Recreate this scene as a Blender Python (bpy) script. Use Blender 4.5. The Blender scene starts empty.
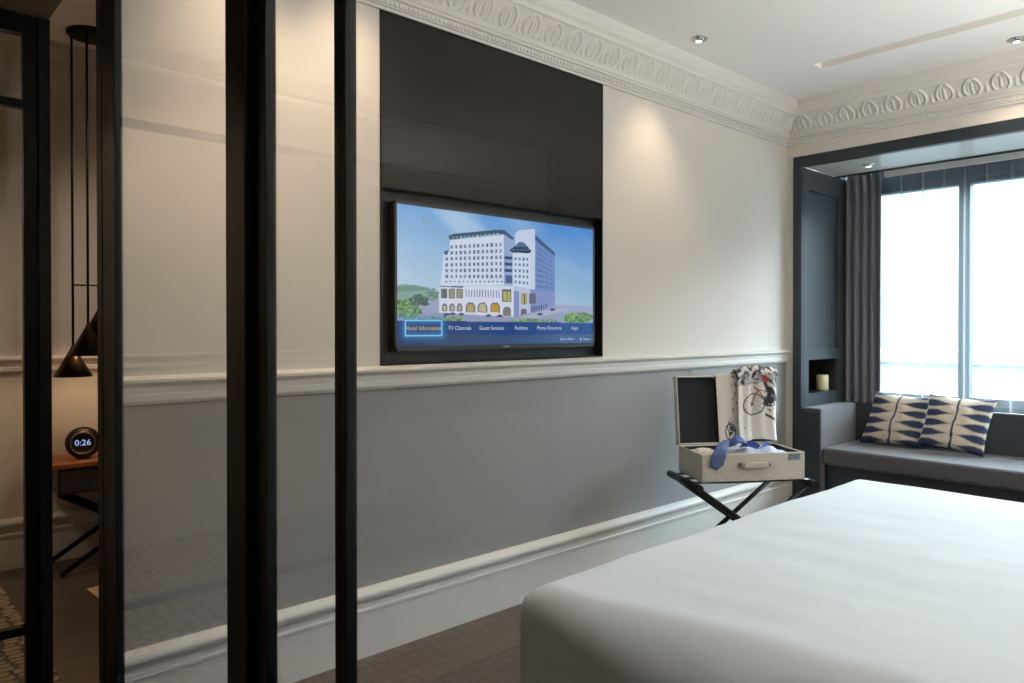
import bpy, bmesh, math, random
import numpy as np
from mathutils import Vector, Matrix, noise
random.seed(7)
SC = bpy.context.scene
COL = SC.collection
PI = math.pi
# ------------------------------------------------------------------ camera, world, exposure
CAMZ, YAW, F = 1.274, math.radians(42.5), 740.0
cd = bpy.data.cameras.new('camera'); cam = bpy.data.objects.new('camera', cd); COL.objects.link(cam)
cam.location = (0, 0, CAMZ)
cam.rotation_euler = (math.radians(89.5), 0, -YAW)
cd.sensor_width = 36; cd.lens = F / 1024 * 36; cd.clip_start = .02
cd.shift_y = -8.0 / 1024
SC.camera = cam
SC.view_settings.view_transform = 'Standard'; SC.view_settings.look = 'None'
SC.view_settings.exposure = 0.0; SC.view_settings.gamma = 1; SC.view_settings.use_curve_mapping = False
SC.cycles.use_denoising = True
SC.cycles.max_bounces = 10; SC.cycles.diffuse_bounces = 8; SC.cycles.glossy_bounces = 5
SC.cycles.transmission_bounces = 6; SC.cycles.transparent_max_bounces = 16
SC.cycles.sample_clamp_indirect = 6; SC.cycles.caustics_reflective = False; SC.cycles.caustics_refractive = False

w = bpy.data.worlds.new('sky'); SC.world = w; w.use_nodes = True
wn = w.node_tree.nodes; wb = wn['Background']
wb.inputs['Color'].default_value = (.745, .90, 1.04, 1); wb.inputs['Strength'].default_value = 32

def lamp(name, kind, loc, power, color, **kw):
    l = bpy.data.lights.new(name, kind); l.energy = power; l.color = color
    o = bpy.data.objects.new(name, l); COL.objects.link(o); o.location = loc
    for k, v in kw.items():
        if k == 'rot': o.rotation_euler = v
        else: setattr(l, k, v)
    return o
# the daylight opening of the bay window, sampled as a portal
po = lamp('window_portal', 'AREA', (5.95, .75, 1.5), 1, (1, 1, 1), shape='RECTANGLE', size=1.7, size_y=3.3,
          rot=(0, PI / 2, 0))
po.data.cycles.is_portal = True
WARM = (1, .76, .54)
# the recessed ceiling spots that graze the television wall, and the other downlights of the bedroom
for x, y, p in ((1.0, 2.2, 32), (1.42, 2.2, 34), (3.3, 2.2, 25)):
    lamp('wall_washer_beam', 'SPOT', (x, y, 2.74), p, WARM, spot_size=1.5, spot_blend=1, shadow_soft_size=.05,
         rot=(math.radians(10), 0, 0))
for x, y, p in ((4.57, 1.08, 24),):
    lamp('downlight_beam', 'SPOT', (x, y, 2.74), p, (1, .82, .64), spot_size=2.2, spot_blend=.9, shadow_soft_size=.05)
# added fill: unseen uplights on the headboard wall that brighten the ceiling
for x in (.95, 3.55):
    lamp('ceiling_fill_uplight', 'SPOT', (x, -.75, 1.58), 270, (1, .95, .91), spot_size=2.6, spot_blend=.8, shadow_soft_size=.04, rot=(PI - .25, 0, 0))
# light of the rooms on the near side of the glass
lamp('bath_beam', 'SPOT', (-.5, 3.8, 2.74), 66, WARM, spot_size=1.7, spot_blend=.8, shadow_soft_size=.06, rot=(.7, 0, 0))
lamp('nook_beam', 'SPOT', (1.3, 3.6, 2.74), 50, (1, .82, .64), spot_size=2.4, spot_blend=.9, shadow_soft_size=.06)

# ------------------------------------------------------------------ helpers: colours and materials
def lin(c):
    c = c / 255
    return c / 12.92 if c <= .04045 else ((c + .055) / 1.055) ** 2.4
def rgb(r, g, b): return (lin(r), lin(g), lin(b), 1)
class NT:
    def __init__(s, name):
        s.m = bpy.data.materials.new(name); s.m.use_nodes = True
        s.t = s.m.node_tree; s.t.nodes.clear()
        s.out = s.n('ShaderNodeOutputMaterial')
    def n(s, kind, **kw):
        x = s.t.nodes.new(kind)
        for k, v in kw.items(): setattr(x, k, v)
        return x
    def l(s, a, b): s.t.links.new(a, b)
def pbr(name, col, rough=.6, metal=0, bump=0, bscale=80, var=0, vscale=4, spec=.5, stretch=None, coat=0, sheen=0):
    k = NT(name); p = k.n('ShaderNodeBsdfPrincipled')
    p.inputs['Base Color'].default_value = col; p.inputs['Roughness'].default_value = rough
    p.inputs['Metallic'].default_value = metal; p.inputs['Specular IOR Level'].default_value = spec
    p.inputs['Coat Weight'].default_value = coat; p.inputs['Sheen Weight'].default_value = sheen
    k.l(p.outputs[0], k.out.inputs[0])
    tc = k.n('ShaderNodeTexCoord'); mp = k.n('ShaderNodeMapping'); k.l(tc.outputs['Object'], mp.inputs[0])
    if stretch: mp.inputs['Scale'].default_value = stretch
    if var:
        nz = k.n('ShaderNodeTexNoise'); nz.inputs['Scale'].default_value = vscale; nz.inputs['Detail'].default_value = 4
        k.l(mp.outputs[0], nz.inputs[0])
        mx = k.n('ShaderNodeMix', data_type='RGBA')
        mx.inputs[6].default_value = tuple(c * (1 - var) for c in col[:3]) + (1,)
        mx.inputs[7].default_value = tuple(min(1, c * (1 + var)) for c in col[:3]) + (1,)
        k.l(nz.outputs[0], mx.inputs[0]); k.l(mx.outputs[2], p.inputs['Base Color'])
    if bump:
        nb = k.n('ShaderNodeTexNoise'); nb.inputs['Scale'].default_value = bscale; nb.inputs['Detail'].default_value = 3
        k.l(mp.outputs[0], nb.inputs[0])
        b = k.n('ShaderNodeBump'); b.inputs['Strength'].default_value = bump; b.inputs['Distance'].default_value = .01
        k.l(nb.outputs[0], b.inputs['Height']); k.l(b.outputs[0], p.inputs['Normal'])
    return k.m
def emit(name, col, s=1):
    k = NT(name); e = k.n('ShaderNodeEmission'); e.inputs[0].default_value = col; e.inputs[1].default_value = s
    k.l(e.outputs[0], k.out.inputs[0]); return k.m
def attr_mat(name, rough=.8, emission=0, bump=0, bscale=300, sheen=0):
    k = NT(name); a = k.n('ShaderNodeVertexColor', layer_name='col')
    if emission:
        p = k.n('ShaderNodeBsdfPrincipled'); p.inputs['Base Color'].default_value = (.01, .01, .012, 1)
        p.inputs['Roughness'].default_value = .12; p.inputs['Specular IOR Level'].default_value = .2; p.inputs['Emission Strength'].default_value = emission
        k.l(a.outputs[0], p.inputs['Emission Color'])
    else:
        p = k.n('ShaderNodeBsdfPrincipled'); p.inputs['Roughness'].default_value = rough
        p.inputs['Sheen Weight'].default_value = sheen
        k.l(a.outputs[0], p.inputs['Base Color'])
        if bump:
            tc = k.n('ShaderNodeTexCoord'); nb = k.n('ShaderNodeTexNoise'); nb.inputs['Scale'].default_value = bscale
            k.l(tc.outputs['Object'], nb.inputs[0])
            b = k.n('ShaderNodeBump'); b.inputs['Strength'].default_value = bump; b.inputs['Distance'].default_value = .005
            k.l(nb.outputs[0], b.inputs['Height']); k.l(b.outputs[0], p.inputs['Normal'])
    k.l(p.outputs[0], k.out.inputs[0]); return k.m
def thin_glass(name, tint, ior=1.5):
    k = NT(name); t = k.n('ShaderNodeBsdfTransparent'); t.inputs[0].default_value = tint
    g = k.n('ShaderNodeBsdfGlossy'); g.inputs['Roughness'].default_value = 0.0; g.inputs[0].default_value = (1, 1, 1, 1)
    f = k.n('ShaderNodeFresnel'); ge = k.n('ShaderNodeNewGeometry')       # the same reflectance on both faces of the sheet
    io = k.n('ShaderNodeMapRange'); io.inputs['To Min'].default_value = ior; io.inputs['To Max'].default_value = 1 / ior
    k.l(ge.outputs['Backfacing'], io.inputs['Value']); k.l(io.outputs[0], f.inputs[0])
    m = k.n('ShaderNodeMixShader'); k.l(f.outputs[0], m.inputs[0]); k.l(t.outputs[0], m.inputs[1]); k.l(g.outputs[0], m.inputs[2])
    k.l(m.outputs[0], k.out.inputs[0]); return k.m
def sheer(name, col, tr=.45):
    k = NT(name); t = k.n('ShaderNodeBsdfTransparent'); t.inputs[0].default_value = (1, 1, 1, 1)
    a = k.n('ShaderNodeBsdfTranslucent'); a.inputs[0].default_value = col
    d = k.n('ShaderNodeBsdfDiffuse'); d.inputs[0].default_value = col
    m1 = k.n('ShaderNodeMixShader'); m1.inputs[0].default_value = .35
    k.l(a.outputs[0], m1.inputs[1]); k.l(d.outputs[0], m1.inputs[2])
    m2 = k.n('ShaderNodeMixShader'); lw = k.n('ShaderNodeLayerWeight'); lw.inputs[0].default_value = .5
    mr = k.n('ShaderNodeMapRange'); mr.inputs['From Min'].default_value = .25; mr.inputs['From Max'].default_value = .95
    mr.inputs['To Min'].default_value = 1 - tr; mr.inputs['To Max'].default_value = .62
    k.l(lw.outputs['Facing'], mr.inputs['Value']); k.l(mr.outputs[0], m2.inputs[0])
    k.l(t.outputs[0], m2.inputs[1]); k.l(m1.outputs[0], m2.inputs[2]); k.l(m2.outputs[0], k.out.inputs[0]); return k.m
def wood_floor(name):
    k = NT(name); p = k.n('ShaderNodeBsdfPrincipled'); p.inputs['Roughness'].default_value = .38
    tc = k.n('ShaderNodeTexCoord'); br = k.n('ShaderNodeTexBrick')
    br.inputs['Scale'].default_value = 1; br.inputs['Brick Width'].default_value = 1.3; br.inputs['Row Height'].default_value = .12
    br.inputs['Mortar Size'].default_value = .0025; br.offset = .37
    br.inputs['Color1'].default_value = rgb(88, 74, 64); br.inputs['Color2'].default_value = rgb(74, 62, 54)
    br.inputs['Mortar'].default_value = rgb(40, 30, 24)
    k.l(tc.outputs['Object'], br.inputs[0])
    mp = k.n('ShaderNodeMapping'); mp.inputs['Scale'].default_value = (2.5, 40, 1); k.l(tc.outputs['Object'], mp.inputs[0])
    nz = k.n('ShaderNodeTexNoise'); nz.inputs['Scale'].default_value = 1; nz.inputs['Detail'].default_value = 6; k.l(mp.outputs[0], nz.inputs[0])
    mx = k.n('ShaderNodeMix', data_type='RGBA', blend_type='MULTIPLY'); mx.inputs[0].default_value = .6
    k.l(br.outputs[0], mx.inputs[6]); k.l(nz.outputs[0], mx.inputs[7])
    mr = k.n('ShaderNodeMix', data_type='RGBA', blend_type='ADD'); mr.inputs[0].default_value = .35
    k.l(mx.outputs[2], mr.inputs[6]); k.l(br.outputs[0], mr.inputs[7]); k.l(mr.outputs[2], p.inputs['Base Color'])
    k.l(p.outputs[0], k.out.inputs[0]); return k.m
def scale_tile(name):
    k = NT(name); p = k.n('ShaderNodeBsdfPrincipled'); p.inputs['Roughness'].default_value = .5
    tc = k.n('ShaderNodeTexCoord'); mp = k.n('ShaderNodeMapping'); mp.inputs['Scale'].default_value = (16, 25, 1)
    k.l(tc.outputs['Object'], mp.inputs[0])
    v = k.n('ShaderNodeTexVoronoi', feature='DISTANCE_TO_EDGE'); v.inputs['Randomness'].default_value = .45; v.inputs['Scale'].default_value = 1
    k.l(mp.outputs[0], v.inputs[0])
    r = k.n('ShaderNodeValToRGB'); r.color_ramp.elements[0].position = .05; r.color_ramp.elements[1].position = .2
    r.color_ramp.elements[0].color = rgb(50, 42, 34); r.color_ramp.elements[1].color = rgb(160, 140, 112)
    k.l(v.outputs['Distance'], r.inputs[0]); k.l(r.outputs[0], p.inputs['Base Color']); k.l(p.outputs[0], k.out.inputs[0]); return k.m

M = dict(
    cream=pbr('cream_wall_paint', rgb(211, 204, 196), .75, bump=.03, bscale=200),
    grey=pbr('grey_wall_covering', rgb(140, 139, 138), .55, bump=.04, bscale=260),
    white=pbr('white_trim_paint', rgb(212, 208, 202), .5),
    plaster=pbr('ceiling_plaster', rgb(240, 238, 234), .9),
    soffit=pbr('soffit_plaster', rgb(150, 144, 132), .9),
    black=pbr('black_metal', rgb(10, 15, 16), .42, spec=.25),
    blackmatt=pbr('black_lining', rgb(17, 19, 20), .5),
    gloss=pbr('dark_gloss_panel', rgb(42, 39, 36), .12, spec=.16),
    baypaint=pbr('charcoal_joinery_paint', rgb(58, 64, 68), .38),
    baydark=pbr('dark_joinery_paint', rgb(32, 40, 48), .4),
    laminate=pbr('satin_laminate', rgb(222, 217, 208), .3),
    drape=pbr('grey_drape', rgb(128, 126, 138), .9, bump=.08, bscale=300, sheen=.2),
    sofa=pbr('charcoal_woven_upholstery', rgb(80, 77, 82), .92, bump=.6, bscale=150, var=.5, vscale=75, sheen=.3),
    sofaback=pbr('slate_upholstery', rgb(56, 64, 70), .85, bump=.15, bscale=400),
    linen=pbr('white_bed_linen', rgb(214, 220, 226), .85, bump=.12, bscale=24, sheen=.1),
    bedbase=pbr('taupe_bed_base', rgb(92, 82, 74), .9, bump=.2, bscale=300),
    case=pbr('cream_vulcanised_fibre', rgb(205, 197, 184), .55, bump=.05, bscale=120, var=.05),
    navy=pbr('navy_lining', rgb(16, 22, 34), .85),
    steel=pbr('brushed_steel', rgb(170, 168, 165), .3, 1),
    chrome=pbr('polished_chrome', rgb(215, 212, 205), .12, 1),
    clip=pbr('grey_paper_label', rgb(146, 152, 158), .6),
    ink=pbr('dark_ink', rgb(34, 38, 48), .7),
    shirtblue=pbr('pale_blue_cotton', rgb(196, 204, 224), .85, bump=.1, bscale=60),
    shirtcream=pbr('cream_cotton', rgb(222, 212, 198), .85, bump=.1, bscale=60),
    collar=pbr('blue_cotton', rgb(94, 116, 178), .8),
    tie=pbr('blue_knit', rgb(84, 100, 146), .85, bump=.6, bscale=500),
    candle=pbr('ivory_wax', rgb(226, 214, 170), .5),
    walnut=pbr('warm_wood', rgb(150, 92, 52), .45, var=.25, vscale=3, stretch=(2, 30, 30)),
    darkwood=pbr('dark_stained_wood', rgb(46, 36, 30), .5, var=.2, vscale=4),
    lampblack=pbr('black_brass_shade', rgb(58, 48, 36), .34, .75),
    lampgold=pbr('gold_shade_lining', rgb(200, 150, 80), .35, .8),
    rug=pbr('sand_rug_wool', rgb(196, 164, 124), .95, bump=.4, bscale=200),
    wallbath=pbr('taupe_wall', rgb(150, 128, 108), .7),
    bulb=emit('warm_bulb', (1, .7, .4, 1), 14), spot=emit('spot_lamp', (1, .86, .68, 1), 6),
    display=emit('clock_digits', rgb(150, 170, 230), 1.3),
    hill=pbr('hazy_woodland', rgb(58, 61, 59), 1, var=.3, vscale=.15),
    block=pbr('pale_render', rgb(74, 78, 80), .9), blockglass=pbr('block_window_glass', rgb(54, 62, 68), .3),
    ground=pbr('pale_ground', rgb(54, 60, 60), 1),
    alu=pbr('grey_window_aluminium', rgb(84, 94, 102), .5),
    glass=thin_glass('partition_glass', (.95, .96, .95, 1), 1.31), wglass=thin_glass('window_glass', (.95, .97, .97, 1)),
    sheer=sheer('white_sheer_voile', (.6, .62, .64, 1), .87),
    wood=wood_floor('dark_oak_planks'), tile=scale_tile('fish_scale_mosaic'),
    screen=attr_mat('tv_picture', emission=1.0), cushion=attr_mat('ikat_cotton', bump=.3), scarf=attr_mat('printed_scarf', bump=.15),
    text=emit('menu_text_light', rgb(205, 220, 240), 1), gold=emit('selected_text_light', rgb(225, 195, 140), 1),
    glow=emit('selection_frame_light', rgb(150, 215, 255), 1), logo=emit('logo_light', rgb(150, 176, 178), 1),
    basin=pbr('white_ceramic', rgb(235, 238, 240), .15),
)
# ------------------------------------------------------------------ helpers: geometry
def obj(name, bm, mats, parent=None, smooth=False, bevel=0, seg=2, recalc=True):
    me = bpy.data.meshes.new(name)
    if recalc: bmesh.ops.recalc_face_normals(bm, faces=bm.faces)
    bm.to_mesh(me); bm.free()
    for m in (mats if isinstance(mats, (list, tuple)) else [mats]): me.materials.append(m)
    if smooth:
        for p in me.polygons: p.use_smooth = True
    o = bpy.data.objects.new(name, me); COL.objects.link(o)
    if parent is not None: adopt(o, parent)
    if bevel:
        b = o.modifiers.new('bevel', 'BEVEL'); b.width = bevel; b.segments = seg; b.limit_method = 'ANGLE'; b.angle_limit = .7
        if smooth is None or smooth is False:
            for p in me.polygons: p.use_smooth = False
    return o
def chain(o):
    m = Matrix.Identity(4); seq = []
    while o is not None: seq.append(o); o = o.parent
    for q in reversed(seq):
        m = m @ q.matrix_parent_inverse @ Matrix.LocRotScale(q.location, q.rotation_euler, q.scale)
    return m
def adopt(o, parent):
    o.parent = parent; o.matrix_parent_inverse = chain(parent).inverted()
def tag(o, label, cat, group=None):
    o['label'] = label; o['category'] = cat
    if group: o['group'] = group
    return o
def thing(name, label, cat, loc, group=None):
    o = bpy.data.objects.new(name, None); COL.objects.link(o); o.location = loc; o.empty_display_size = .05
    return tag(o, label, cat, group)
def struct(name, bm, mats, **kw):
    o = obj(name, bm, mats, **kw); o['kind'] = 'structure'; return o
def copy_tree(o, parent=None):
    kids = list(o.children)
    c = o.copy(); COL.objects.link(c)
    if parent is not None: c.parent = parent
    for k in kids: copy_tree(k, c)
    return c
def B(): return bmesh.new()
def box(bm, x0, x1, y0, y1, z0, z1, mi=0, T=None):
    vs = [bm.verts.new(p) for p in ((x0, y0, z0), (x1, y0, z0), (x1, y1, z0), (x0, y1, z0), (x0, y0, z1), (x1, y0, z1), (x1, y1, z1), (x0, y1, z1))]
    fs = [bm.faces.new([vs[i] for i in q]) for q in ((3, 2, 1, 0), (4, 5, 6, 7), (0, 1, 5, 4), (1, 2, 6, 5), (2, 3, 7, 6), (3, 0, 4, 7))]
    for f in fs: f.material_index = mi
    if T is not None:
        for v in vs: v.co = T(v.co)
    return vs
def tube(bm, pts, r, n=10, mi=0, cap=True):
    pts = [Vector(p) for p in pts]; rs = r if isinstance(r, (list, tuple)) else [r] * len(pts)
    rings = []; up = None
    for i, p in enumerate(pts):
        d = (pts[min(i + 1, len(pts) - 1)] - pts[max(i - 1, 0)]).normalized()
        if up is None:
            up = Vector((0, 0, 1)) if abs(d.z) < .95 else Vector((1, 0, 0))
        a = (up - d * up.dot(d)).normalized(); up = a; b = d.cross(a)
        rings.append([bm.verts.new(p + (a * math.cos(2 * PI * k / n) + b * math.sin(2 * PI * k / n)) * rs[i]) for k in range(n)])
    for r0, r1 in zip(rings, rings[1:]):
        for k in range(n):
            f = bm.faces.new((r0[k], r0[(k + 1) % n], r1[(k + 1) % n], r1[k])); f.material_index = mi; f.smooth = True
    if cap:
        bm.faces.new(rings[0][::-1]).material_index = mi; bm.faces.new(rings[-1]).material_index = mi
def lathe(bm, prof, c, n=32, mi=0, T=None):
    c = Vector(c); rings = []
    for r, z in prof:
        if r < 1e-6: rings.append([bm.verts.new(c + Vector((0, 0, z)))])
        else: rings.append([bm.verts.new(c + Vector((r * math.cos(2 * PI * k / n), r * math.sin(2 * PI * k / n), z))) for k in range(n)])
    for r0, r1 in zip(rings, rings[1:]):
        for k in range(n):
            a, b = r0[k % len(r0)], r0[(k + 1) % len(r0)]; d, e = r1[k % len(r1)], r1[(k + 1) % len(r1)]
            q = []
            for v in (a, b, e, d):
                if v not in q: q.append(v)
            if len(q) > 2:
                f = bm.faces.new(q); f.material_index = mi; f.smooth = True
    if T is not None:
        for rg in rings:
            for v in rg: v.co = T(v.co)
def prism(bm, poly, fn, a, b, mi=0):
    """closed profile poly (d, z) swept between stations a and b; fn(d, z, s) -> point"""
    r0 = [bm.verts.new(fn(d, z, a)) for d, z in poly]; r1 = [bm.verts.new(fn(d, z, b)) for d, z in poly]
    n = len(poly)
    for k in range(n):
        bm.faces.new((r0[k], r0[(k + 1) % n], r1[(k + 1) % n], r1[k])).material_index = mi
    bm.faces.new(r0[::-1]).material_index = mi; bm.faces.new(r1).material_index = mi
def grid(bm, nu, nv, fn, mi=0, smooth=True, close_u=False):
    vs = [[bm.verts.new(fn(i / nu, j / nv)) for j in range(nv + 1)] for i in range(nu + 1)]
    for i in range(nu):
        for j in range(nv):
            f = bm.faces.new((vs[i][j], vs[i + 1][j], vs[i + 1][j + 1], vs[i][j + 1])); f.material_index = mi; f.smooth = smooth
    return vs
def set_cols(o, fn):
    me = o.data; a = me.color_attributes.new('col', 'FLOAT_COLOR', 'POINT')
    buf = np.ones((len(me.vertices), 4), np.float32)
    for i, v in enumerate(me.vertices): buf[i] = fn(i, v.co)
    a.data.foreach_set('color', buf.ravel())
def add_solid(o, t, offset=0):
    s = o.modifiers.new('solid', 'SOLIDIFY'); s.thickness = t; s.offset = offset; return s
def sm(a, b, x):
    t = max(0, min(1, (x - a) / (b - a))); return t * t * (3 - 2 * t)

# ------------------------------------------------------------------ the setting
D, XW, H, YB = 2.5, 4.87, 2.78, -.85           # television wall, window wall, ceiling, headboard wall
RZ0, RZ1 = 1.03, 1.115                        # chair rail
PX0, PX1, PZ0, PZ1, PZM = 1.586, 2.920, 1.122, 2.52, 1.828   # dark television panel
YN, XE = 4.66, -1.8                           # far wall of the nook, wall behind the entry

b = B(); box(b, .6, 5.9, YB - .1, YN + .1, -.1, 0); struct('floor_wood', b, M['wood'])
b = B(); box(b, XE - .1, .6, YB - .1, YN + .1, -.1, 0); struct('floor_tile', b, M['tile'])
SX0, SX1, SY = 4.15, 4.245, 1.97              # ceiling air slot
b = B()
box(b, XE - .1, SX0, YB - .1, YN + .1, H, H + .12); box(b, SX1, XW + .12, YB - .1, YN + .1, H, H + .12)
box(b, SX0, SX1, SY, YN + .1, H, H + .12); box(b, SX0, SX1, YB - .1, SY, H + .06, H + .12)
struct('ceiling', b, M['plaster'])
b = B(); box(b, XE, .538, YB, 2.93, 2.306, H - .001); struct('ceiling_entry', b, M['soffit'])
# television wall around the panel recess, grey below the rail
b = B()
x0 = .62
for a0, a1, z0, z1, mi in ((x0, XW, 0, RZ0 + .02, 1), (x0, XW, RZ0 + .02, PZ0, 0), (x0, PX0, PZ0, H, 0), (PX1, XW, PZ0, H, 0), (PX0, PX1, PZ1, H, 0)):
    box(b, a0, a1, D, D + .12, z0, z1, mi)
box(b, PX0, PX1, D + .06, D + .12, PZ0, PZ1, 0)
struct('wall_left', b, [M['cream'], M['grey']])
b = B()
FY0, FY1, FZ = 2.386, 2.447, 2.366            # bay frame inner edge, outer edge, inner top
box(b, XW, XW + .1, FY1, D, 0, H); box(b, XW, XW + .1, YB, FY1, FZ + .07, H)
struct('wall_far', b, M['cream'])
b = B(); box(b, XE, XW + .1, YB - .1, YB, 0, H); struct('wall_back', b, M['cream'])
b = B(); box(b, XE - .1, XE, YB - .1, YN + .1, 0, H); struct('wall_entry', b, M['wallbath'])
b = B(); box(b, XE, 3.0, YN, YN + .1, 0, H); box(b, 2.9, 3.0, D + .12, YN, 0, H); struct('wall_nook', b, M['cream'])

# mouldings: profile (d out of the wall, z)
def on_tv(d, z, s): return (s, D - d, z)
def on_far(d, z, s): return (XW - d, s, z)
def on_nook(d, z, s): return (s, YN - d, z)
rail = [(0, RZ0), (.012, RZ0), (.02, RZ0 + .012), (.02, RZ0 + .03), (.014, RZ0 + .034), (.016, RZ0 + .055), (.028, RZ0 + .066), (.034, RZ0 + .07), (.034, RZ0 + .079), (.02, RZ0 + .085), (0, RZ0 + .091)]
b = B(); prism(b, rail, on_tv, x0, XW); struct('trim_1', b, M['white'])
b = B(); prism(b, rail, on_nook, XE, 2.9); struct('trim_2', b, M['white'])
BH = .265
def arc(cx, cz, r, a0, a1, n=6): return [(cx + r * math.cos(math.radians(a0 + (a1 - a0) * k / n)), cz + r * math.sin(math.radians(a0 + (a1 - a0) * k / n))) for k in range(n + 1)]
base = [(0, 0), (.024, 0), (.024, BH - .09), (.030, BH - .088), (.030, BH - .078), (.022, BH - .074), (.022, BH - .048), (.034, BH - .044)] + arc(.02, BH - .026, .02, -40, 80, 6) + [(.012, BH), (0, BH)]
b = B(); prism(b, base, on_tv, x0, XW); struct('baseboard_left', b, M['white'])
b = B(); prism(b, base, on_nook, .6, 2.9); struct('baseboard_nook', b, M['white'])
# cornice: plain mouldings plus a leaf frieze modelled as a relief
Z0 = 2.52
low = [(0, Z0), (.012, Z0), (.012, Z0 + .012), (.02, Z0 + .014), (.02, Z0 + .042), (.032, Z0 + .046), (.032, Z0 + .056), (.038, Z0 + .06), (.044, Z0 + .075), (.05, Z0 + .083), (0, Z0 + .083)]
top = [(0, Z0 + .165), (.112, Z0 + .165), (.122, Z0 + .17), (.126, Z0 + .19), (.140, Z0 + .205), (.150, Z0 + .225), (.152, Z0 + .26), (0, Z0 + .26)]
def leaf(s, t):
    p = .142; k = (s / p) % 1 - .5
    wv = .30 * math.sin(PI * (.12 + .86 * t)) ** .7                       # pointed oval leaf
    e = abs(abs(k) - wv); h = math.exp(-(e / .045) ** 2)
    h = max(h, .95 * math.exp(-(k / .05) ** 2) * sm(.04, .2, t) * sm(.9, .6, t))
    e2 = abs(abs(k) - wv * .52); h = max(h, .55 * math.exp(-(e2 / .035) ** 2) * sm(.1, .3, t))
    kd = .5 - abs(k); h = max(h, .85 * math.exp(-(kd / .05) ** 2) * sm(.75, .2, t))   # dart between leaves
    return h * sm(0, .08, t) * sm(1, .93, t)
def cornice(name, fn, s0, s1):
    b = B(); prism(b, low, fn, s0, s1); prism(b, top, fn, s0, s1)
    n = int((s1 - s0) / .0042)
    dn = Vector((.08, -.062)).normalized()
    def relief(i, t):
        s = s0 + (s1 - s0) * i; d = .05 + .062 * t ** 1.4; z = Z0 + .083 + .082 * t; h = leaf(s, t) * .012
        return fn(d + h * .8, z - h * .6, s)
    grid(b, n, 22, relief)
    s = s0 + .01
    while s < s1 - .02:                                               # bead row
        vs = [(.02, Z0 + .019), (.025, Z0 + .022), (.025, Z0 + .035), (.02, Z0 + .038)]
        prism(b, vs, fn, s, s + .013); s += .022
    return struct(name, b, M['white'], recalc=False)
cornice('trim_3', on_tv, x0, XW)
cornice('trim_4', on_far, YB, D)
cornice('trim_5', on_nook, .3, 2.0)
# ceiling slot lining
b = B(); box(b, SX0, SX1, YB, SY - .002, H + .052, H + .06); struct('trim_6', b, pbr('slot_lining', rgb(196, 176, 156), .8))

# ------------------------------------------------------------------ bay window: joinery, window, view
XB = 5.9
b = B()                                                              # front frame
box(b, XW - .012, XW + .04, FY0, FY1, 0, FZ + .07); box(b, XW - .012, XW + .04, YB, FY0, FZ, FZ + .07)
struct('trim_7', b, M['baydark'], bevel=.003)
NX0, NX1, NZ0, NZ1 = 4.974, 5.43, .81, 1.046
b = B()                                                              # side reveal with niche and raised-frame panel
yq = FY0 + .26
for a0, a1, z0, z1 in ((XW + .04, NX0, 0, FZ), (NX1, XB, 0, FZ), (NX0, NX1, 0, NZ0), (NX0, NX1, NZ1, FZ)): box(b, a0, a1, FY0 + .02, yq, z0, z1)
box(b, NX0, NX1, yq - .03, yq, NZ0, NZ1)
yr = FY0 + .02
for a0, a1, z0, z1 in ((XW + .04, NX0, .70, FZ), (NX1, XB, .70, FZ), (NX0, NX1, .70, NZ0), (NX0, NX1, NZ1, 1.12), (NX0, NX1, 2.22, FZ)): box(b, a0, a1, FY0 + .002, yr, z0, z1)
struct('wall_bay', b, M['baypaint'])
b = B(); box(b, NX0, NX1, yq - .034, yq - .03, NZ0, NZ1); box(b, NX0, NX0 + .003, yr, yq - .03, NZ0, NZ1); box(b, NX1 - .003, NX1, yr, yq - .03, NZ0, NZ1); box(b, NX0, NX1, yr, yq - .03, NZ1 - .003, NZ1)
box(b, NX0, NX1, yr, yq - .034, NZ0, NZ0 + .002)
struct('trim_8', b, M['blackmatt'])
b = B(); box(b, XW + .04, 5.37, YB, FY0, FZ, FZ + .05); struct('ceiling_bay', b, M['laminate'])
b = B(); box(b, 5.37, 5.39, YB, FY0, FZ - .012, FZ + .08); struct('trim_9', b, M['baydark'])
b = B(); box(b, 5.39, 5.9, YB, FY0 + .26, FZ + .06, FZ + .12); struct('ceiling_curtain_recess', b, M['plaster'])
b = B(); box(b, XW + .1, XB, YB - .1, YB, 0, FZ + .1); struct('wall_bay_right', b, M['baypaint'])
WX = 5.75
b = B(); box(b, WX - .02, WX + .12, YB, FY0 + .26, 0, .74); box(b, WX - .02, WX + .12, YB, FY0 + .26, 2.30, FZ + .12); struct('wall_window', b, M['alu'])
win = None
b = B()
box(b, WX, WX + .08, YB, FY0, .74, .79); box(b, WX, WX + .08, YB, FY0, 2.26, 2.30)
for y in (2.36, 1.66, .72, -.2): box(b, WX, WX + .08, y - .035, y + .035, .79, 2.26)
win = struct('window_1', b, M['alu'], bevel=.004)
b = B(); box(b, WX + .035, WX + .045, YB, FY0, .79, 2.26); g = obj('window_pane', b, M['wglass'], win)
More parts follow.
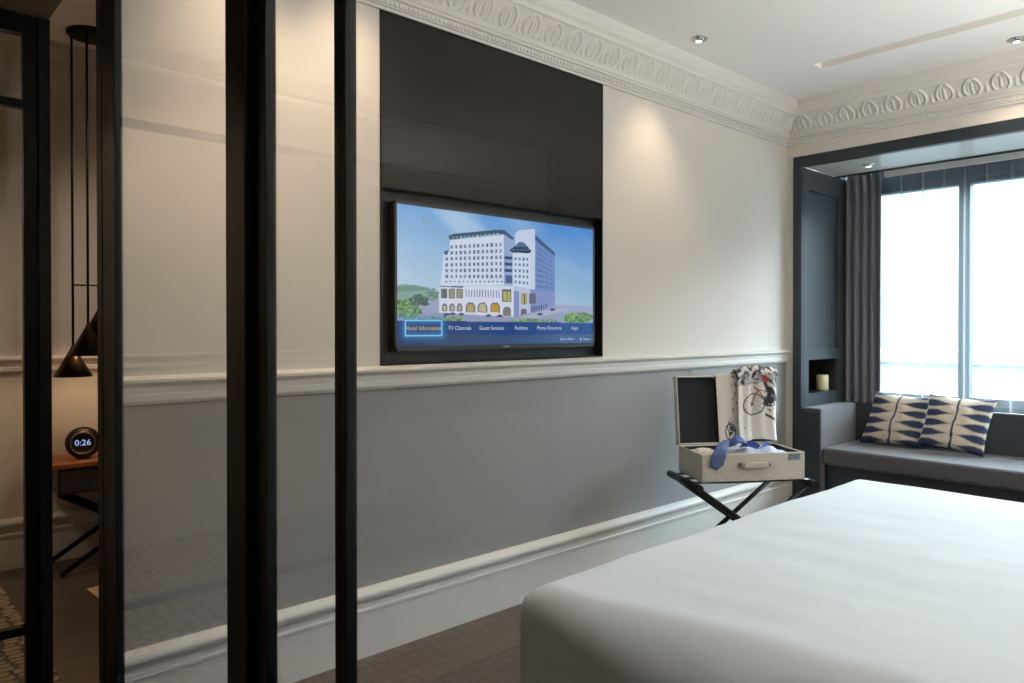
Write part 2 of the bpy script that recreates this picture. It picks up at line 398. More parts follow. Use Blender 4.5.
# what lies outside
b = B(); box(b, 8, 160, -120, 120, -14.2, -14); struct('ground', b, M['ground'])
b = B()
def hillf(u, v):
    y = -120 + 240 * u; x = 70 + 60 * v
    return (x, y, -14 + (40 + 4 * math.sin(u * 7.1 + .4) + 4 * noise.noise(Vector((u * 9, v * 4, 0)))) * math.sin(min(1, v * 1.6) * PI / 2) + noise.noise(Vector((u * 60, v * 24, 3))) * 1.6)
grid(b, 90, 24, hillf); o = struct('hillside', b, M['hill'])
def tower(loc, sx, sy, h, label):
    t = thing('apartment_block', label, 'building', loc)
    x, y, z = loc
    b = B(); box(b, x - sx / 2, x + sx / 2, y - sy / 2, y + sy / 2, z, z + h); box(b, x - sx / 2 - .3, x + sx / 2 + .3, y - sy / 2 - .3, y + sy / 2 + .3, z + h, z + h + .5)
    obj('walls', b, M['block'], t)
    k = 1.5
    while k < h - 1.5:
        q = -sy / 2 + 1
        while q < sy / 2 - 1.5:
            b = B(); box(b, x - sx / 2 - .06, x - sx / 2 + .02, y + q, y + q + 1.3, z + k, z + k + 1.4); obj('window', b, M['blockglass'], t); q += 2.6
        k += 3
tower((46, 9, -14), 12, 16, 13.5, 'pale apartment block seen through the white sheer curtain')

# ------------------------------------------------------------------ curtains
def curtain(name, mat, y0, y1, xc, z0, z1, amp, pitch, label, grp=None, seed=0, thick=.004, head=0):
    n = int((y1 - y0) / .006)
    def f(i, j):
        y = y0 + (y1 - y0) * i; z = z0 + (z1 - z0) * j
        ph = 2 * PI * (y / pitch) + .7 * noise.noise(Vector((y * 3, seed, 0)))
        a = amp * (.65 + .5 * noise.noise(Vector((y * 5, seed + 4, z * .3))))
        s = math.sin(ph); s = s * (1.25 - .25 * s * s)
        return (xc + a * s + .01 * noise.noise(Vector((y * 2, z, seed))), y + .25 * amp * math.cos(ph * 2) * .5, z)
    b = B(); grid(b, n, 16, f)
    o = obj(name, b, mat, recalc=False); tag(o, label, 'curtain', grp)
    return o
c1 = curtain('drape', M['drape'], 2.125, 2.3875, 5.545, .04, FZ + .05, .036, .058, 'grey floor-length drape bunched at the left end of the bay window', seed=2)
add_solid(c1, .003)
c2 = curtain('sheer_curtain', M['sheer'], -.8, 2.12, 5.65, .05, FZ + .04, .038, .135, 'white translucent sheer curtain drawn across the bright window', seed=9)
t = thing('curtain_track', 'slim pale curtain track along the top of the bay window', 'curtain track', (5.575, .8, FZ))
b = B(); box(b, 5.565, 5.590, YB, 2.12, FZ - .014, FZ + .06); obj('rail', b, M['white'], t)

# ------------------------------------------------------------------ built-in sofa
t = thing('window_sofa', 'long charcoal upholstered bench sofa built into the window bay', 'sofa', (5.1, .8, 0))
SL = YB + .02
b = B(); box(b, 4.93, 5.5, SL, FY0 - .01, 0.0, .345); obj('plinth', b, M['baydark'], t)
b = B(); box(b, 4.868, 5.44, SL + .12, 2.247, .355, .468); obj('seat', b, M['sofa'], t, bevel=.022, seg=3)
b = B(); box(b, 5.425, 5.5, SL, 2.38, .35, .728); obj('backrest', b, M['sofaback'], t, bevel=.012, seg=3)
b = B(); box(b, 4.862, 5.424, 2.25, 2.378, 0.02, .728); ar = obj('armrest', b, M['sofa'], t, bevel=.014, seg=3)
b = B(); box(b, 4.852, 4.861, 2.252, 2.385, .0, .70); obj('arm_facing', b, M['baydark'], ar)
b = B(); box(b, 4.862, 5.424, SL, SL + .12, 0.02, .728); obj('armrest', b, M['sofa'], t, bevel=.014, seg=3)
b = B(); tube(b, [(5.428, SL + .13, .729), (5.428, 2.24, .729)], .004, 6); obj('piping', b, M['steel'], t)

# striped cushions: corner points in world space, puffed between
def ikat(u, v):
    """u across, v up, both 0..1"""
    cream = np.array(rgb(214, 200, 180)); navy = np.array(rgb(38, 50, 84))
    wob = .010 * noise.noise(Vector((u * 4, v * 4, 1)))
    if abs(u - .5 + wob) < .016: return navy
    side = 0 if u < .5 else 1
    k = (v * 5.2 + .25) ; r = k % 1 - .5
    q = abs(u - .5) / .5
    hw = .34 * sm(.10, .75, q) * (1 - .35 * sm(.9, 1.0, q)) + .02
    e = abs(r + wob * 3) - hw + .05 * noise.noise(Vector((u * 40, v * 40, 2)))
    a = max(0, min(1, .5 - e * 9)) if q > .08 else 0
    return cream * (1 - a) + navy * a
def cushion(label, BL, BR, TR, TL, puff):
    BL, BR, TR, TL = map(Vector, (BL, BR, TR, TL)); N = 64
    nrm = (BR - BL).cross(TL - BL).normalized()
    c = (BL + BR + TR + TL) / 4
    t = thing('striped_cushion', label, 'cushion', (c.x, c.y, min(BL.z, BR.z)), 'striped cushions on the window sofa')
    uv = []
    b = B(); rows = {}
    for side in (1, -1):
        for i in range(N + 1):
            for j in range(N + 1):
                edge = i in (0, N) or j in (0, N)
                if side == -1 and edge: rows[side, i, j] = rows[1, i, j]; continue
                u, v = i / N, j / N
                s, q = 2 * u - 1, 2 * v - 1
                pinch = .075                                   # sides bow inwards, corners stay sharp
                uu = .5 + s / 2 * (1 - pinch * (1 - q * q)); vv = .5 + q / 2 * (1 - pinch * (1 - s * s))
                p = BL * (1 - uu) * (1 - vv) + BR * uu * (1 - vv) + TR * uu * vv + TL * (1 - uu) * vv
                h = ((1 - s ** 2) * (1 - q ** 2)) ** .42 * puff
                h *= 1 + .10 * noise.noise(Vector((u * 4, v * 4, c.y * 9)))
                w_ = .008 * noise.noise(Vector((u * 7, v * 7, c.y)))
                rows[side, i, j] = b.verts.new(p + nrm * side * (h + w_ * (1 - max(s * s, q * q)))); uv.append((u, v))
    for side in (1, -1):
        for i in range(N):
            for j in range(N):
                f = b.faces.new([rows[side, i, j], rows[side, i + 1, j], rows[side, i + 1, j + 1], rows[side, i, j + 1]][::side]); f.smooth = True
    o = obj('cover', b, M['cushion'], t, smooth=True); set_cols(o, lambda i, co: ikat(*uv[i]))
    b = B(); r = .004
    pts = [rows and None]
    def edge(a, d, n=14):
        out = []
        for k in range(n): out.append(a + (d - a) * (k / n))
        return out
    b.free(); return t
cushion('navy and cream striped cushion nearer the grey drape, half behind the other cushion', (5.270, 2.165, .468), (5.255, 1.765, .474), (5.355, 1.715, .805), (5.380, 2.10, .825), .064)
cushion('navy and cream striped cushion farther from the drape, overlapping its neighbour', (5.19, 1.765, .515), (5.21, 1.392, .472), (5.37, 1.355, .815), (5.32, 1.735, .835), .064)

# candle in the niche
t = thing('pillar_candle', 'short ivory pillar candle standing in the dark wall niche', 'candle', (5.36, 2.47, NZ0 + .002))
b = B(); lathe(b, [(0, 0), (.041, 0), (.043, .004), (.043, .104), (.040, .111), (.028, .108), (0, .104)], (5.36, 2.47, NZ0 + .002)); obj('wax', b, M['candle'], t)
b = B(); tube(b, [(5.36, 2.47, NZ0 + .105), (5.361, 2.471, NZ0 + .122)], .0015, 6); obj('wick', b, M['ink'], t)

# ------------------------------------------------------------------ downlights
for x, lb in ((.95, 'added fill light on the headboard wall, entry side of the bed'), (3.55, 'added fill light on the headboard wall, window side of the bed')):
    t = thing('ceiling_fill_fitting', lb, 'wall lamp', (x, YB, 1.5), 'added ceiling fill lights')  # invented fittings, out of view, that house the added ceiling fill
    b = B(); box(b, x - .04, x + .04, YB + .001, YB + .02, 1.46, 1.54); obj('back_plate', b, M['black'], t)
    b = B(); lathe(b, [(.0, -.1), (.05, -.1), (.055, .05), (.051, .05), (.046, -.09), (0, -.09)], (x, YB + .1, 1.5)); obj('shade', b, M['lampblack'], t)
    b = B(); tube(b, [(x, YB + .02, 1.47), (x, YB + .055, 1.47)], .008, 8); obj('arm', b, M['black'], t)
def downlight(label, x, y, z, tilt=(0, 0), grp='recessed downlights in the ceiling'):
    t = thing('downlight', label, 'downlight', (x, y, z), grp)
    b = B(); lathe(b, [(.045, 0), (.045, -.004), (.036, -.006), (.034, -.002), (.034, 0)], (x, y, z)); obj('trim_ring', b, M['chrome'], t)
    b = B(); lathe(b, [(0, -.014), (.02, -.014), (.026, -.006), (.03, .0)], (x, y, z)); obj('lamp_housing', b, M['chrome'], t)
    b = B(); lathe(b, [(0, -.0155), (.015, -.0155), (.015, -.0142)], (x, y, z), 20); obj('bulb', b, M['spot'], t)
    return t
downlight('chrome ceiling downlight above the wall right of the television', 3.34, 2.20, H)
downlight('chrome ceiling downlight nearest the window bay', 4.57, 1.08, H)
downlight('small downlight in the glossy top of the window bay', 5.137, 2.056, FZ, grp=None)

# ------------------------------------------------------------------ television and its panel
t = thing('wall_panel', 'tall dark glossy panel with black recess around the television', 'wall panel', ((PX0 + PX1) / 2, D, PZ0))
b = B(); box(b, PX0 + .008, PX1 - .008, D - .004, D + .03, PZM, PZ1 - .004); obj('upper_panel', b, M['gloss'], t)
b = B(); box(b, PX0 + .004, PX1 - .004, D + .05, D + .06, PZ0, PZM + .02); obj('recess_back', b, M['blackmatt'], t)
b = B(); box(b, PX0, PX0 + .008, D - .006, D + .06, PZ0, PZ1); box(b, PX1 - .008, PX1, D - .006, D + .06, PZ0, PZ1); box(b, PX0, PX1, D - .006, D + .06, PZ1 - .006, PZ1); box(b, PX0, PX1, D - .006, D + .06, PZ0, PZ0 + .006)
box(b, PX0, PX1, D + .03, D + .06, PZM - .005, PZM + .02)
obj('edge_trim', b, M['black'], t)
TX0, TX1, TZ0, TZ1 = 1.653, 2.858, 1.176, 1.780
tv = thing('television', 'wall television showing a white hotel building and a blue menu bar', 'television', ((TX0 + TX1) / 2, D + .02, TZ0))
b = B(); box(b, TX0, TX1, D + .002, D + .048, TZ0, TZ1); obj('housing', b, M['blackmatt'], tv, bevel=.003)
b = B(); q = .011; qb = .02
for r in ((TX0, TX0 + q, TZ0, TZ1), (TX1 - q, TX1, TZ0, TZ1), (TX0, TX1, TZ1 - q, TZ1), (TX0, TX1, TZ0, TZ0 + qb)): box(b, r[0], r[1], D - .004, D + .003, r[2], r[3])
obj('bezel', b, pbr('tv_bezel', rgb(40, 46, 56), .35), tv)
b = B(); xm = TX0 + .6; box(b, xm - .02, xm + .02, D - .0046, D - .004, TZ0 + .007, TZ0 + .012); obj('maker_badge', b, M['steel'], tv)
GX0, GX1, GZ0, GZ1 = TX0 + q, TX1 - q, TZ0 + qb, TZ1 - q
# picture drawn on the screen's own grid; S() turns a place on the photographed screen into screen metres
cy, sy_ = math.cos(YAW), math.sin(YAW)
def S(x, y):
    u = (x - 512) / F; v = (327 - y) / F
    Y = cy - sy_ * u; X = sy_ + cy * u; k = D / Y
    return (X * k, CAMZ + v * k)
NXg, NZg = 460, 240
gx, gz = np.meshgrid(np.linspace(GX0, GX1, NXg + 1), np.linspace(GZ0, GZ1, NZg + 1), indexing='ij')
img = np.zeros((NXg + 1, NZg + 1, 3))
ss, tt = (gx - GX0) / (GX1 - GX0), (gz - GZ0) / (GZ1 - GZ0)
def C(r, g, b_): return np.array([lin(r), lin(g), lin(b_)])
def mixc(a, b_, k): return a * (1 - k[..., None]) + b_ * k[..., None]
skyt = mixc(C(126, 176, 230), C(66, 136, 212), np.clip(ss * 1.15, 0, 1)); skyb = mixc(C(196, 218, 234), C(156, 188, 216), np.clip(ss, 0, 1))
img[:] = skyt * 0; kk = np.clip((tt - .25) / .75, 0, 1) ** 1.1
img = skyb * (1 - kk[..., None]) + skyt * kk[..., None]
cl = np.zeros_like(gx)
for i in range(0, NXg + 1, 2):
    for j in range(0, NZg + 1, 2):
        cl[i:i + 2, j:j + 2] = noise.noise(Vector((gx[i, j] * 4 + gz[i, j] * 2, gz[i, j] * 9 + gx[i, j] * 2, 5)))
img = mixc(img, C(198, 220, 240), np.clip(cl * 1.1, 0, .6) * np.clip(1.3 - ss * 1.2, .2, 1))
def inside(poly):
    P = [S(*p) for p in poly]; r = np.zeros(gx.shape, bool)
    for (xa, za), (xb, zb) in zip(P, P[1:] + P[:1]):
        if za == zb: continue
        c = ((za > gz) != (zb > gz)) & (gx < (xb - xa) * (gz - za) / (zb - za) + xa); r ^= c
    return r
def paint(poly, col, al=1.0):
    m = inside(poly); img[m] = img[m] * (1 - al) + C(*col) * al
def z4(p): return [(430 + x / 7.19, 225 + y / 7.19) for x, y in p]
def zp(p, col, al=1.0): paint(z4(p), col, al)
def q4(a, b_, c, d, u, v):
    return ((a[0] * (1 - u) + b_[0] * u) * (1 - v) + (d[0] * (1 - u) + c[0] * u) * v, (a[1] * (1 - u) + b_[1] * u) * (1 - v) + (d[1] * (1 - u) + c[1] * u) * v)
def windows(quad, nc, nr, col, fw=.55, fh=.55, jit=18, al=1.0):
    for i in range(nc):
        for j in range(nr):
            u0, u1 = (i + .5 - fw / 2) / nc, (i + .5 + fw / 2) / nc; v0, v1 = (j + .5 - fh / 2) / nr, (j + .5 + fh / 2) / nr
            d = random.uniform(-jit, jit)
            zp([q4(*quad, u0, v0), q4(*quad, u1, v0), q4(*quad, u1, v1), q4(*quad, u0, v1)], tuple(c + d for c in col), al)
# hills, lawn and street
paint([(396, 285), (404, 284), (420, 286), (440, 292), (446, 300), (446, 322), (396, 322)], (140, 170, 168))
paint([(396, 287), (412, 285), (430, 288), (430, 290), (396, 292)], (112, 150, 128), .8)
paint([(396, 298), (592, 306), (592, 326), (396, 324)], (160, 168, 200))
# hotel
zp([(100, 200), (140, 195), (140, 110), (530, 70), (530, 430), (70, 440)], (214, 222, 242))
zp([(530, 70), (600, 110), (600, 430), (530, 430)], (150, 172, 216))
zp([(610, 60), (640, 38), (755, 28), (755, 470), (610, 440)], (200, 212, 240))
zp([(755, 60), (895, 195), (895, 575), (755, 480)], (112, 142, 196))
windows([(760, 90), (893, 215), (893, 470), (760, 460)], 9, 9, (84, 110, 168), .5, .5, 14)
zp([(755, 75), (895, 200), (895, 222), (755, 105)], (60, 86, 130))
zp([(130, 80), (170, 64), (500, 33), (530, 36), (605, 98), (590, 106), (525, 64), (140, 106)], (64, 88, 112))
windows([(150, 82), (500, 50), (500, 84), (150, 104)], 12, 1, (140, 172, 178), .6, .55, 25)
windows([(140, 138), (522, 118), (522, 392), (140, 392)], 12, 6, (112, 130, 172), .5, .58)
windows([(100, 225), (140, 222), (140, 392), (100, 392)], 1, 4, (112, 130, 172), .5, .58)
zp([(95, 195), (130, 180), (125, 215), (110, 215)], (62, 92, 110))
windows([(100, 398), (530, 398), (530, 416), (100, 416)], 14, 1, (120, 138, 178), .45, .7)
for y in (235, 280, 325): zp([(534, y - 12), (608, y - 6), (608, y + 14), (534, y + 12)], (66, 82, 124))
zp([(540, 360), (606, 362), (606, 420), (540, 416)], (84, 100, 142))
zp([(592, 195), (716, 200), (716, 455), (592, 440)], (212, 222, 244))
windows([(600, 222), (714, 226), (714, 440), (600, 430)], 4, 5, (106, 126, 172), .5, .5)
zp([(568, 180), (600, 160), (700, 160), (728, 185), (716, 204), (590, 198)], (46, 62, 92))
zp([(596, 160), (640, 122), (668, 124), (708, 160)], (92, 112, 152))
windows([(590, 168), (712, 168), (712, 192), (590, 190)], 7, 1, (84, 118, 150), .7, .5)
zp([(66, 440), (600, 440), (600, 660), (62, 632)], (216, 220, 238))
zp([(600, 452), (716, 462), (892, 480), (892, 590), (716, 655), (600, 660)], (132, 146, 200))
zp([(600, 452), (720, 460), (720, 660), (640, 660), (640, 480), (600, 470)], (188, 196, 228))
zp([(66, 436), (240, 440), (240, 450), (66, 446)], (96, 110, 150))
for k, x in enumerate((78, 132, 188)): zp([(x, 458), (x + 46, 458), (x + 46, 528), (x, 526)], (110, 122, 120)); zp([(x + 8, 466), (x + 38, 466), (x + 38, 520), (x + 8, 518)], (150, 156, 126)) if k else zp([(x + 24, 458), (x + 30, 458), (x + 30, 526), (x + 24, 526)], (70, 84, 100))
windows([(250, 462), (505, 470), (505, 528), (250, 516)], 13, 1, (108, 124, 176), .32, .95)
zp([(518, 460), (584, 462), (584, 554), (518, 552)], (92, 100, 108)); zp([(526, 478), (550, 478), (550, 545), (526, 545)], (190, 180, 100)); zp([(556, 478), (578, 478), (578, 548), (556, 548)], (190, 184, 110))
zp([(655, 490), (698, 490), (698, 570), (655, 570)], (168, 168, 116)); zp([(674, 490), (680, 490), (680, 570), (674, 570)], (60, 70, 92))
zp([(712, 492), (760, 496), (760, 566), (712, 566)], (104, 106, 118))
for k, x in enumerate((84, 138, 192)): zp([(x, 620), (x, 580), (x + 10, 564), (x + 30, 564), (x + 40, 580), (x + 40, 622)], (122, 130, 148)); zp([(x + 12, 612), (x + 12, 582), (x + 28, 582), (x + 28, 612)], (196, 186, 140))
for x, c in ((256, (178, 160, 110)), (342, (188, 178, 150)), (432, (196, 150, 60))):
    zp([(x, 626), (x, 580), (x + 16, 558), (x + 50, 556), (x + 68, 580), (x + 68, 630)], (110, 112, 124)); zp([(x + 8, 622), (x + 8, 584), (x + 20, 568), (x + 48, 568), (x + 60, 584), (x + 60, 626)], c)
zp([(522, 652), (522, 606), (540, 586), (565, 586), (580, 606), (580, 658)], (126, 126, 128))
zp([(650, 652), (650, 612), (666, 600), (682, 600), (694, 612), (694, 652)], (110, 110, 120))
windows([(725, 585), (840, 565), (840, 610), (725, 628)], 7, 1, (70, 84, 120), .5, .9)
# street, cars and planting
zp([(-240, 640), (62, 632), (600, 660), (900, 585), (960, 600), (960, 720), (-240, 720)], (152, 158, 190))
zp([(640, 664), (880, 600), (1000, 606), (760, 668)], (176, 178, 206))
for x, y, c in ((100, 640, (60, 70, 100)), (140, 636, (72, 80, 100)), (205, 640, (90, 96, 120)), (400, 650, (80, 86, 110)), (440, 645, (210, 210, 226)), (480, 652, (66, 74, 100)), (770, 640, (64, 74, 104)), (860, 606, (50, 70, 110))):
    zp([(x, y), (x + 10, y - 8), (x + 30, y - 8), (x + 40, y), (x + 40, y + 9), (x, y + 9)], c)
def foliage(cx, cyy, rx, ry, cols, n):
    for _ in range(n):
        a = random.uniform(0, 2 * PI); r = math.sqrt(random.random()); x, y = cx + rx * r * math.cos(a), cyy + ry * r * math.sin(a); s = random.uniform(.9, 2.4)
        paint([(x + s * math.cos(k), y + .7 * s * math.sin(k)) for k in np.linspace(0, 5.4, 7)], random.choice(cols), .8)
G1 = [(92, 132, 84), (118, 160, 98), (140, 180, 112), (72, 108, 82)]; G2 = [(70, 98, 92), (84, 112, 96), (96, 124, 104)]
foliage(419, 301, 10, 6, G2, 90); foliage(432, 294, 6, 6, [(120, 150, 140), (104, 136, 128)], 40)
foliage(408, 312, 13, 7, G1, 170); foliage(403, 303, 7, 4, G1, 50); foliage(440, 319, 24, 2.4, G1 + [(150, 160, 170)], 130); foliage(577, 318, 15, 5, G1, 170); foliage(535, 321, 24, 1.6, G1, 60)
# menu bar
barm = inside([(390, 320.4), (600, 322.9), (600, 334.0), (390, 335.6)]); img[barm] = mixc(C(34, 62, 116) + 0 * gx[..., None], C(28, 78, 150), np.clip(ss, 0, 1))[barm]
lowm = inside([(390, 335.6), (600, 334.0), (600, 350), (390, 350)]); img[lowm] = mixc(C(38, 56, 92) + 0 * gx[..., None], C(66, 98, 146), np.clip(ss * 1.1, 0, 1))[lowm]
def glowbox(x0, y0, x1, y1):
    (X0, Za), (X1, Zb) = S(x0, (y0 + y1) / 2 - 8), S(x1, (y0 + y1) / 2); 
    za, zb = S((x0 + x1) / 2, y0)[1], S((x0 + x1) / 2, y1)[1]
    cx, cz, hx, hz = (X0 + X1) / 2, (za + zb) / 2, (X1 - X0) / 2, (za - zb) / 2
    qx, qz = np.abs(gx - cx) - hx, np.abs(gz - cz) - hz
    d = np.where((qx > 0) | (qz > 0), np.hypot(np.maximum(qx, 0), np.maximum(qz, 0)), np.maximum(qx, qz))
    k = np.exp(-np.abs(d) / .012) * .8
    ins = d < 0; img[ins] = C(40, 60, 110)
    return k
kglow = glowbox(405, 320.5, 441.5, 335.6); img = mixc(img, C(70, 150, 220), np.clip(kglow, 0, 1))
# daylight veil of the sheer-lit room on the right of the picture is left to the renderer
b = B(); vs = [[b.verts.new((gx[i, j], D - .0015, gz[i, j])) for j in range(NZg + 1)] for i in range(NXg + 1)]
for i in range(NXg):
    for j in range(NZg): b.faces.new((vs[i][j], vs[i + 1][j], vs[i + 1][j + 1], vs[i][j + 1]))
scr = obj('screen', b, M['screen'], tv, recalc=False)
flat = img.reshape(-1, 3)
set_cols(scr, lambda i, co: (*flat[i], 1))
def text(name, s, size, p, mat, parent, align='CENTER', T=None, depth=0, sx=1):
    c = bpy.data.curves.new(name, 'FONT'); c.body = s; c.size = size; c.align_x = align; c.align_y = 'CENTER'; c.extrude = depth; c.resolution_u = 2
    o = bpy.data.objects.new(name, c); COL.objects.link(o)
    me = bpy.data.meshes.new_from_object(o.evaluated_get(bpy.context.evaluated_depsgraph_get()))
    bpy.data.objects.remove(o); me.name = name; me.materials.clear(); me.materials.append(mat)
    for v in me.vertices:
        q = Vector((v.co.x * sx, v.co.y, v.co.z)); v.co = T(q, p) if T else Vector((p[0] + q.x, p[1] - q.z, p[2] + q.y))
    o = bpy.data.objects.new(name, me); COL.objects.link(o); adopt(o, parent); return o
bpy.context.view_layer.update()
for s, x, y, mt in (('Hotel Information', 423.5, 328.3, 'gold'), ('TV Channels', 459.5, 328.2, 'text'), ('Guest Services', 491.5, 328.1, 'text'), ('Facilities', 521, 328, 'text'), ('Phone Directory', 549, 328, 'text'), ('Apps', 574.5, 328, 'text')):
    X, Z = S(x, y); text('menu_text', s, .0245, (X, D - .0025, Z), M[mt], scr)
for s, x, y in (('Last Watch', 568.5, 339), ('Home', 586, 339)):
    X, Z = S(x, y); text('hint_text', s, .017, (X, D - .0025, Z), M['text'], scr)
for x in (561, 580.5):
    X, Z = S(x, 339); b = B(); box(b, X - .006, X + .006, D - .0027, D - .0022, Z - .0015, Z + .0015); box(b, X - .0015, X + .0015, D - .0027, D - .0022, Z - .008, Z + .006); obj('hint_icon', b, M['text'], scr)
(xa, _), (xb, _) = S(405, 328), S(441.5, 328); za, zb = S(423, 320.5)[1], S(423, 335.6)[1]; r = .0022
b = B()
for q in ((xa, xb, za - r, za + r), (xa, xb, zb - r, zb + r), (xa - r, xa + r, zb, za), (xb - r, xb + r, zb, za)): box(b, q[0], q[1], D - .0025, D - .002, q[2], q[3])
obj('selection_frame', b, M['glow'], scr)
X, Z = S(426, 220.5); b = B()
for rr in (.018, .011):
    pts = [(X + rr * math.cos(a), D - .0024, Z + rr * math.sin(a)) for a in np.linspace(0, 2 * PI, 25)]; tube(b, pts, .0016, 4)
tube(b, [(X + .008, D - .0024, Z - .008), (X + .017, D - .0024, Z - .018)], .0016, 4)
xs = X - .085
for k in range(15):
    h = .006; box(b, xs, xs + .002, D - .0026, D - .0022, Z - .04 - h, Z - .04 + h)
    if k % 3 != 1: box(b, xs, xs + .006, D - .0026, D - .0022, Z - .04 + (h if k % 2 else -h) - .001, Z - .04 + (h if k % 2 else -h) + .001)
    xs += .0115
obj('screen_logo', b, M['logo'], scr)

# ------------------------------------------------------------------ bed
t = thing('bed', 'wide bed under a smooth white duvet in the foreground', 'bed', (2.25, .3, 0))
b = B(); box(b, 1.3, 3.2, YB + .05, 1.22, .0, .28); obj('bed_base', b, M['bedbase'], t, bevel=.02)
b = B(); box(b, 1.28, 3.22, YB + .03, 1.25, .285, .52); obj('mattress', b, M['linen'], t, bevel=.05, seg=4)
BZ = .634
def edge_profile(s, r, L):
    """s: run along the cloth from the flat (0) outwards; returns (outward offset, drop)"""
    if s <= 0: return s, 0
    q = r * PI / 2
    if s < q: return r * math.sin(s / r), r * (1 - math.cos(s / r))
    return r, r + (s - q)
def duvet(i, j):
    # cloth coordinates: x from the near side (i=0) to the window side (i=1), y from the head (j=0) to the foot (j=1)
    rf, rt = .10, .085
    rn = .20 - .14 * sm(.55, .93, j)
    hang = .17
    x_in0, x_in1 = 1.262 + rn, 3.28 - rf
    run = rn * PI / 2 + (hang + .06); runf = rf * PI / 2 + hang
    s = -run + (x_in1 - x_in0 + run + runf) * i
    ex = ez = 0
    if s < 0: o_, dz = edge_profile(-s, rn, 0); x = x_in0 - o_; ez = dz
    elif s > x_in1 - x_in0: o_, dz = edge_profile(s - (x_in1 - x_in0), rf, 0); x = x_in1 + o_; ez = dz
    else: x = x_in0 + s
    near = 1 - sm(1.15, 2.1, x)
    rt = .085 - .035 * near
    y_in1 = 1.375 - rt - .03 * near; y_in0 = YB + .04
    runt = rt * PI / 2 + hang + .05
    q = (y_in1 - y_in0 + runt) * j; fz = 0
    if q > y_in1 - y_in0: o_, fz = edge_profile(q - (y_in1 - y_in0), rt, 0); y = y_in1 + o_
    else: y = y_in0 + q
    drop = (ez ** 4 + fz ** 4) ** .25 if (ez > 0 and fz > 0) else ez + fz
    drop = min(drop, .40)
    flare = .03 * max(0, drop - .1)
    z = BZ - drop
    z += .007 * noise.noise(Vector((x * 2.2, y * 2.2, 1))) + .0025 * noise.noise(Vector((x * 9, y * 5, 2)))
    z -= .004 * near * sm(.4, 1.3, y)
    wob = .012 * noise.noise(Vector((x * 6, y * 6, z * 2))) * sm(.05, .3, drop)
    return (x + wob, y + wob, z)
b = B(); grid(b, 150, 130, duvet); o = obj('duvet', b, M['linen'], t, smooth=True)

# ------------------------------------------------------------------ luggage rack and suitcase (turned 30 degrees)
A0 = Vector((3.180, 2.071, 0)); ea = Vector((math.cos(math.radians(-33)), math.sin(math.radians(-33)), 0)); eb = Vector((-ea.y, ea.x, 0))
def L(p): return A0 + ea * p[0] + eb * p[1] + Vector((0, 0, p[2]))
rack = thing('luggage_rack', 'black folding luggage rack with crossed legs under the cream suitcase', 'luggage rack', L((.29, .17, 0)))
RZ = .478
for a in (-.03, .585):
    b = B(); tube(b, [L((a, -.045, RZ)), L((a, .35, RZ))], .019, 14); obj('top_rail', b, M['black'], rack)
for bb, off in ((.0, .0), (.30, .0)):
    for (a0, a1, dy) in ((-.03, .62, -.014), (.585, .02, .014)):
        b = B(); tube(b, [L((a0, bb + dy, RZ - .005)), L((a1, bb + dy, .012))], .0125, 12); obj('leg', b, M['black'], rack)
for a in (.52, .04):
    b = B(); tube(b, [L((a, .0, .07)), L((a, .31, .07))], .009, 10); obj('stretcher', b, M['black'], rack)
for bb in (.02, .13, .25):
    b = B(); grid(b, 20, 1, lambda i, j: L((-.03 + .615 * i, bb + .05 * j - .02, RZ + .0172 - .004 * math.sin(PI * i)))); o = obj('strap', b, M['blackmatt'], rack); add_solid(o, .002)

case = thing('suitcase', 'open cream vintage suitcase with dark lining on the luggage rack', 'suitcase', L((.29, .17, .5)))
CW, CD, CH, CZ, th = .555, .30, .14, .4985, .008
TL_ = lambda v: L(v)
b = B()
for q in ((0, CW, 0, th, 0, CH), (0, CW, CD - th, CD, 0, CH), (0, th, th, CD - th, 0, CH), (CW - th, CW, th, CD - th, 0, CH), (th, CW - th, th, CD - th, 0, th)):
    box(b, q[0], q[1], q[2], q[3], CZ + q[4], CZ + q[5], 0, TL_)
obj('body', b, M['case'], case, bevel=.003)
b = B(); e = .0015
for q in ((th, CW - th, th, th + e, th, CH - .006), (th, CW - th, CD - th - e, CD - th, th, CH - .006), (th, th + e, th, CD - th, th, CH - .006), (CW - th - e, CW - th, th, CD - th, th, CH - .006), (th, CW - th, th, CD - th, th, th + e)):
    box(b, q[0], q[1], q[2], q[3], CZ + q[4], CZ + q[5], 0, TL_)
obj('lining', b, M['navy'], case)
lean = math.radians(7)
def LID(v):   # lid frame: x along, y up the lid, z depth towards the back
    x, h, d = v
    return L((x, CD - .004 + h * math.sin(lean) + d * math.cos(lean), CZ + CH + .002 + h * math.cos(lean) - d * math.sin(lean)))
b = B(); LH, LD = .37, .045
T2 = lambda v: LID((v.x, v.z, v.y))
for q in ((0, CW, LD - th, LD, 0, LH), (0, th, 0, LD - th, 0, LH), (CW - th, CW, 0, LD - th, 0, LH), (th, CW - th, 0, LD - th, 0, th), (th, CW - th, 0, LD - th, LH - th, LH)):
    box(b, *q, 0, T2)
lid = obj('lid', b, M['case'], case, bevel=.003)
b = B(); box(b, th, CW - th, LD - th - .002, LD - th - .0005, th, LH - th, 0, T2); obj('lid_lining', b, M['navy'], lid)
b = B(); box(b, .085, .10, .01, .02, LH, LH + .03, 0, T2); box(b, .08, .105, .008, .022, LH, LH + .008, 0, T2); obj('lock_tongue', b, M['steel'], lid)
